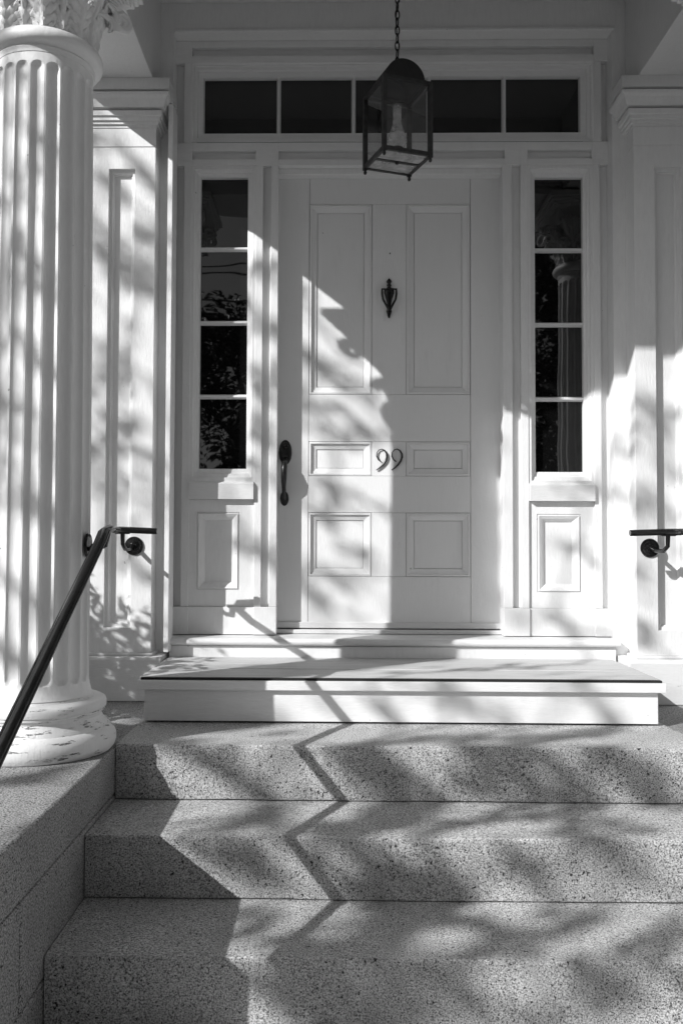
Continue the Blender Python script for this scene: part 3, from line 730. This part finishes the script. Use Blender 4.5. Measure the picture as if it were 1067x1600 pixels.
# ------------------------------------------------------------------ vegetation
def leaf_cloud(mb, centres, n, size, rnd, asp=.5):
    for _ in range(n):
        c, r_ = rnd.choice(centres)
        while True:
            d = Vector((rnd.uniform(-1,1), rnd.uniform(-1,1), rnd.uniform(-1,1)))
            if .15 < d.length < 1: break
        p = c + Vector((d.x*r_.x, d.y*r_.y, d.z*r_.z)) if isinstance(r_, Vector) else c+d*r_
        a = Vector((rnd.gauss(0,1), rnd.gauss(0,1), rnd.gauss(0,.6)-.3)).normalized(); b_ = a.orthogonal().normalized()
        b_.rotate(Matrix.Rotation(rnd.uniform(0, PI), 3, a)); s_ = size*rnd.uniform(.6, 1.3)
        n_ = a.cross(b_)*s_*.12
        mb.add([p, p+a*s_*.5+b_*s_*asp*.5+n_, p+a*s_, p+a*s_*.5-b_*s_*asp*.5+n_], [(0,1,2,3)])
def tree(name, loc, h, rad, label, seed, nl=6000, leaf=.12, clumps=26, limbs=14, cz=.66, group=None, mt=None, cat='tree', flat=.8, crad=.34):
    rnd = random.Random(seed); t = thing(name, label, cat, loc, group); b0 = Vector(loc)
    tr = MB(); pts = [b0 + Vector((.12*math.sin(i*1.3+seed), .12*math.cos(i*1.7), h*.62*i/6)) for i in range(7)]; pts[0] = b0
    tr.tube(pts, [h*.026*(1-.1*i) for i in range(7)], 10)
    cs = []; top = pts[-1]; cc = b0+Vector((0,0,h*cz))
    for i in range(clumps):
        th = rnd.uniform(0, 2*PI); q = rnd.uniform(-1, 1); rr_ = rad*rnd.uniform(.45, .95)
        c_ = cc + Vector((rr_*math.cos(th)*math.sqrt(1-q*q), rr_*math.sin(th)*math.sqrt(1-q*q), rr_*q*flat))
        cs.append((c_, rad*crad*rnd.uniform(.6, 1.2)))
        if i < limbs:
            s0 = pts[rnd.randint(3, 6)]; mid = s0.lerp(c_, .5)+Vector((rnd.uniform(-.1,.1)*rad, rnd.uniform(-.1,.1)*rad, .08*rad))
            tr.tube([s0, mid, c_], [h*.011, h*.007, h*.003], 7)
            for _ in range(3):
                e = c_+Vector((rnd.uniform(-1,1), rnd.uniform(-1,1), rnd.uniform(-.6,1)))*rad*.3; tr.tube([mid.lerp(c_, .7), e], [h*.004, h*.0012], 5)
    tr.build('trunk', M_BARK, t, smooth=True)
    cr = MB(); leaf_cloud(cr, cs, nl, leaf, rnd); cr.build('crown', mt or M_LEAF, t)
    return t
# street tree whose crown dapples the sunlight
def at_z(px, py, z):
    d = fw*F + rr*(px-PXC) - uu*(py-PYC)
    return CAM + d*((z-CAM.z)/d.z)
# boughs of the tree between porch and sun: (chain of photo points, surface their shade reaches, width of the bough's foliage)
YS = yf+.01
SHADE = [
 ('v',YP,.06,(150,203),(205,245),(235,300)), ('v',YP,.05,(146,268),(165,300)), ('v',YP,.05,(199,330),(233,376)), ('v',YP,.13,(146,345),(233,445)), ('v',YP,.05,(199,512),(230,542)),
 ('v',YP,.07,(174,548),(233,588)), ('v',YP,.05,(146,600),(175,640)), ('v',YP,.06,(190,680),(234,715)), ('v',YP,.05,(150,740),(190,770)), ('v',YP,.07,(172,855),(234,905)),
 ('v',0,.03,(512,530),(536,550),(568,562)), ('v',0,.08,(528,570),(572,600)), ('v',0,.07,(495,575),(538,600)), ('v',0,.05,(500,632),(556,690)), ('v',0,.05,(470,640),(507,686)),
 ('v',0,.04,(563,660),(602,688)), ('v',0,.07,(488,745),(527,777),(542,800)), ('v',0,.05,(515,835),(562,862)), ('v',0,.05,(500,885),(545,917)), ('v',0,.04,(578,787),(612,812)), ('v',0,.05,(478,930),(530,965)),
 ('v',YC,.05,(384,408),(434,434)), ('v',YC,.10,(384,478),(434,512)), ('v',YC,.12,(384,575),(434,602)), ('v',YC,.06,(386,655),(434,692)), ('v',YC,.07,(394,728),(434,762)), ('v',YC,.06,(390,850),(434,885)),
 ('v',T1,.05,(345,1190),(398,1218)), ('v',T1,.13,(537,1180),(650,1247)), ('v',T1,.11,(718,1172),(848,1250)), ('v',T1,.05,(840,1174),(930,1247)), ('v',T1,.10,(930,1176),(1070,1250)),
 ('h',0,.05,(560,1163),(760,1146)), ('h',0,.06,(800,1160),(960,1140)),
 ('h',-.18,.05,(346,1292),(456,1257)), ('h',-.18,.11,(530,1297),(697,1256)), ('h',-.18,.06,(697,1284),(940,1266)), ('h',-.18,.05,(880,1300),(990,1292)),
 ('v',T2,.09,(318,1312),(398,1370)), ('v',T2,.15,(540,1311),(632,1397)), ('v',T2,.03,(652,1309),(715,1380)), ('v',T2,.06,(800,1340),(875,1372)), ('v',T2,.05,(950,1317),(1006,1380)),
 ('h',-.36,.06,(396,1436),(450,1470)), ('h',-.36,.12,(512,1486),(697,1418)), ('h',-.36,.05,(712,1419),(756,1453)), ('h',-.36,.06,(760,1487),(850,1455),(930,1426)), ('h',-.36,.07,(985,1472),(1080,1450)),
 ('v',T3,.12,(434,1500),(535,1605)), ('v',T3,.17,(470,1502),(600,1602)), ('v',T3,.09,(575,1500),(682,1588)), ('v',T3,.045,(710,1525),(780,1577),(850,1596)), ('v',T3,.05,(925,1525),(980,1580)), ('v',T3,.06,(1010,1500),(1080,1540)),
 ('v',YP,.06,(998,612),(1036,662)), ('v',YP,.05,(968,640),(994,705)), ('v',YC,.045,(893,845),(938,882)), ('v',YC,.04,(862,955),(922,990)), ('v',YP,.06,(1000,975),(1045,1030)), ('v',YP,.05,(1000,770),(1040,800)), ('v',YP,.06,(962,760),(998,800)), ('v',YP,.05,(1045,840),(1075,870)), ('v',YP,.05,(1000,905),(1035,930)), ('v',YC,.04,(925,760),(958,790)),
 ('v',YS,.08,(690,1078),(765,1124)), ('v',YS,.05,(556,1078),(602,1122)), ('v',YS,.05,(900,1078),(952,1122)), ('h',ZPLAT,.05,(640,1052),(900,1038)), ('h',ZPLAT,.05,(330,1046),(470,1036)),
 ('v',CYc-.13,.05,(0,318),(40,350)), ('v',CYc-.13,.05,(0,490),(30,525)), ('v',CYc-.13,.15,(24,425),(80,460)), ('v',CYc-.13,.06,(20,525),(90,565)), ('v',CYc-.13,.08,(0,610),(110,700)), ('v',CYc-.13,.07,(0,745),(110,830)),
 ('v',CYc-.13,.08,(0,880),(110,975)), ('v',CYc-.13,.07,(20,190),(110,255)), ('v',CYc-.13,.05,(40,300),(110,360)),
 ('h',-.01,.02,(30,1222),(135,1196)), ('v',CYc-.13,.10,(0,62),(110,30)), ('v',CYc-.13,.06,(0,120),(110,165)), ('v',CYc-.13,.05,(0,255),(90,300)), ('v',CYc-.13,.05,(0,390),(60,430)), ('v',CYc-.13,.05,(10,1020),(110,1075)), ('v',YP,.06,(1035,705),(1075,760)),
]
def shade_tree(loc, seed, hc, label):
    rnd = random.Random(seed); t = thing('street_tree', label, 'tree', loc); b0 = Vector(loc)
    tr = MB(); pts = [b0+Vector((.15*math.sin(i*1.3), .15*math.cos(i*1.7), hc*i/6)) for i in range(7)]
    tr.tube(pts, [.20*(1-.12*i) for i in range(7)], 10)
    cr = MB()
    def leafy(P, wd, depth, dens):
        for a_, b_ in zip(P[:-1], P[1:]):
            d = b_-a_; side = d.cross(SUN).normalized(); L_ = d.length; n_ = int(dens*L_*max(wd, .045))
            for _ in range(n_):
                u = rnd.uniform(-.05, 1.05); q = max(-1, min(1, rnd.gauss(0, .5)))
                p = a_+d*u+side*q*wd*.6+SUN*rnd.uniform(-depth, depth)
                a = Vector((rnd.gauss(0,1), rnd.gauss(0,1), rnd.gauss(0,.7)-.2)).normalized(); e = a.orthogonal().normalized()
                e.rotate(Matrix.Rotation(rnd.uniform(0, PI), 3, a)); s_ = rnd.uniform(.06, .11); nn = a.cross(e)*s_*.12
                cr.add([p, p+a*s_*.5+e*s_*.32+nn, p+a*s_, p+a*s_*.5-e*s_*.32+nn], [(0,1,2,3)])
    nodes = [pts[-1], pts[-2]]
    for k, sg in enumerate(sorted(SHADE, key=lambda q: q[3][0])):
        kind, lv, wd = sg[:3]; dist = rnd.uniform(6.3, 8.2); stone = (kind == 'h' and lv <= 0) or lv in (T1, T2, T3)
        P = [(at(px, py, lv) if kind == 'v' else at_z(px, py, lv)) + SUN*dist for (px, py) in sg[3:]]
        leafy(P, wd if stone else wd*.85, .2, 1750 if stone else 850)
        s0 = min(nodes, key=lambda q: (q-P[0]).length); e0 = P[0]
        tr.tube([s0, s0.lerp(e0, .5)+Vector((0,0,.05))] + P, [.012,.009] + [.008]*(len(P)-1) + [.003], 6); nodes += P
    # thin airy foliage everywhere, denser to the sides and the top of the crown
    cc = Vector((loc[0]+1.2, loc[1]-.8, loc[2]+hc))
    for i in range(110):
        th = rnd.uniform(0, 2*PI); q = rnd.uniform(-.8, 1); r_ = rnd.uniform(.4, 3.2)
        c_ = cc+Vector((r_*math.cos(th), r_*math.sin(th), q*2.4))
        e = Vector((math.cos(th), math.sin(th), rnd.uniform(-.4,.3)))*rnd.uniform(.3,.8)
        g_ = c_-SUN*(c_.dot(SUN)) ; back = Vector((-.1,-.9,1.0)); bk = back-SUN*back.dot(SUN)
        off = g_-bk; inside = abs(off.z) < 2.2 and abs(off.dot(Vector((-SUN.y, SUN.x, 0)).normalized())) < 1.9
        if inside:
            if rnd.random() < .3: leafy([c_-e*.6, c_+e*.6], .9, .3, 42)
        else: leafy([c_-e, c_+e], .55, .3, 420)
        if not inside: s0 = pts[rnd.randint(3, 6)]; tr.tube([s0, s0.lerp(c_, .55)+Vector((0,0,.2)), c_], [.04,.022,.006], 6)
    tr.build('trunk', M_BARK, t, smooth=True); cr.build('crown', M_LEAF, t); return t
DENS = 1250
shade_tree((-7.6, -3.9, GND), 4, 5.2, 'tall leafy tree on the lawn, dappling the porch with shade')
# shrub beside the porch
def shrub(loc, h, r_, label, seed, n=900, leaf=.11):
    rnd = random.Random(seed); t = thing('shrub', label, 'shrub', loc); b0 = Vector(loc); st = MB(); cs = []
    for i in range(16):
        a = rnd.uniform(0, 2*PI); e = b0+Vector((r_*math.cos(a)*rnd.uniform(.2,.9), r_*math.sin(a)*rnd.uniform(.2,.9), h*rnd.uniform(.6, .95)))
        st.tube([b0, b0.lerp(e, .5)+Vector((0,0,.1)), e], [.014,.009,.004], 6); cs.append((e, .20)); cs.append((b0.lerp(e, .65), .2))
    st.build('stems', M_BARK, t); cr = MB(); leaf_cloud(cr, cs, n, leaf, rnd, .32); cr.build('foliage', M_LEAFD, t)
shrub((-2.2, -1.0, GND), 2.0, .48, 'leafy shrub growing beside the porch beyond the left column', 3, 3200, .085)
g = 'trees across the street'
for i, (x, y, h, r_, lb_) in enumerate(((-10,-30,13,5.0,'broad tree across the street, furthest left of the row'), (-4.0,-31,13,4.8,'tall tree across the street opposite the left sidelight'),
        (2.0,-25,10.5,4.2,'bushy tree across the street opposite the door'), (6.6,-22.0,11.5,4.4,'dense tree nearest the kerb, seen in the right sidelight'), (10.5,-22,10.5,4.2,'tall tree across the street behind the right column'), (16,-27,11,4.4,'broad tree across the street, furthest right of the row'))):
    tree('street_tree', (x, y, GND), h, r_, lb_, 20+i, nl=12000, leaf=.27, clumps=24, limbs=8, cz=.56, group=g, mt=M_LEAFD, flat=.95)
hd = MB(); rnd = random.Random(9); leaf_cloud(hd, [(Vector((-30+i*1.6, -24+rnd.uniform(-.3,.3), GND+2.2+rnd.uniform(-.3,.6))), Vector((1.2,.9,2.6))) for i in range(40)], 26000, .30, rnd)
tag(hd.build('hedge', M_LEAFD, origin=(0,-24,GND)), 'tall overgrown hedge along the far side of the street', 'hedge')
for i, x in enumerate((-16, 15)):
    t = thing('utility_pole', ('wooden utility pole across the street, left one', 'wooden utility pole across the street, right one')[i], 'pole', (x, -21.5, GND), 'utility poles across the street')
    MB().lathe([(.16, GND), (.11, 9.8)], x, -21.5, 14).build('post', M_BARK, t, smooth=True); MB().box(x-1, x+1, -21.56, -21.44, 9.0, 9.12).build('crossarm', M_BARK, t)
for i, (z, dz, yy) in enumerate(((9.3,.7,-21.5),(9.1,.75,-21.4),(8.4,.8,-21.5),(7.9,.8,-21.45))):
    mb = MB(); mb.tube([(x, yy, z-dz*(1-((x+.5)/15.5)**2)) for x in [-16+31*k/40 for k in range(41)]], .022, 6)
    tag(mb.build('power_line', M_DARK, origin=(0,yy,z)), ('topmost sagging power line over the street','second power line from the top over the street','third power line from the top over the street','lowest sagging power line over the street')[i], 'power line', 'power lines over the street')
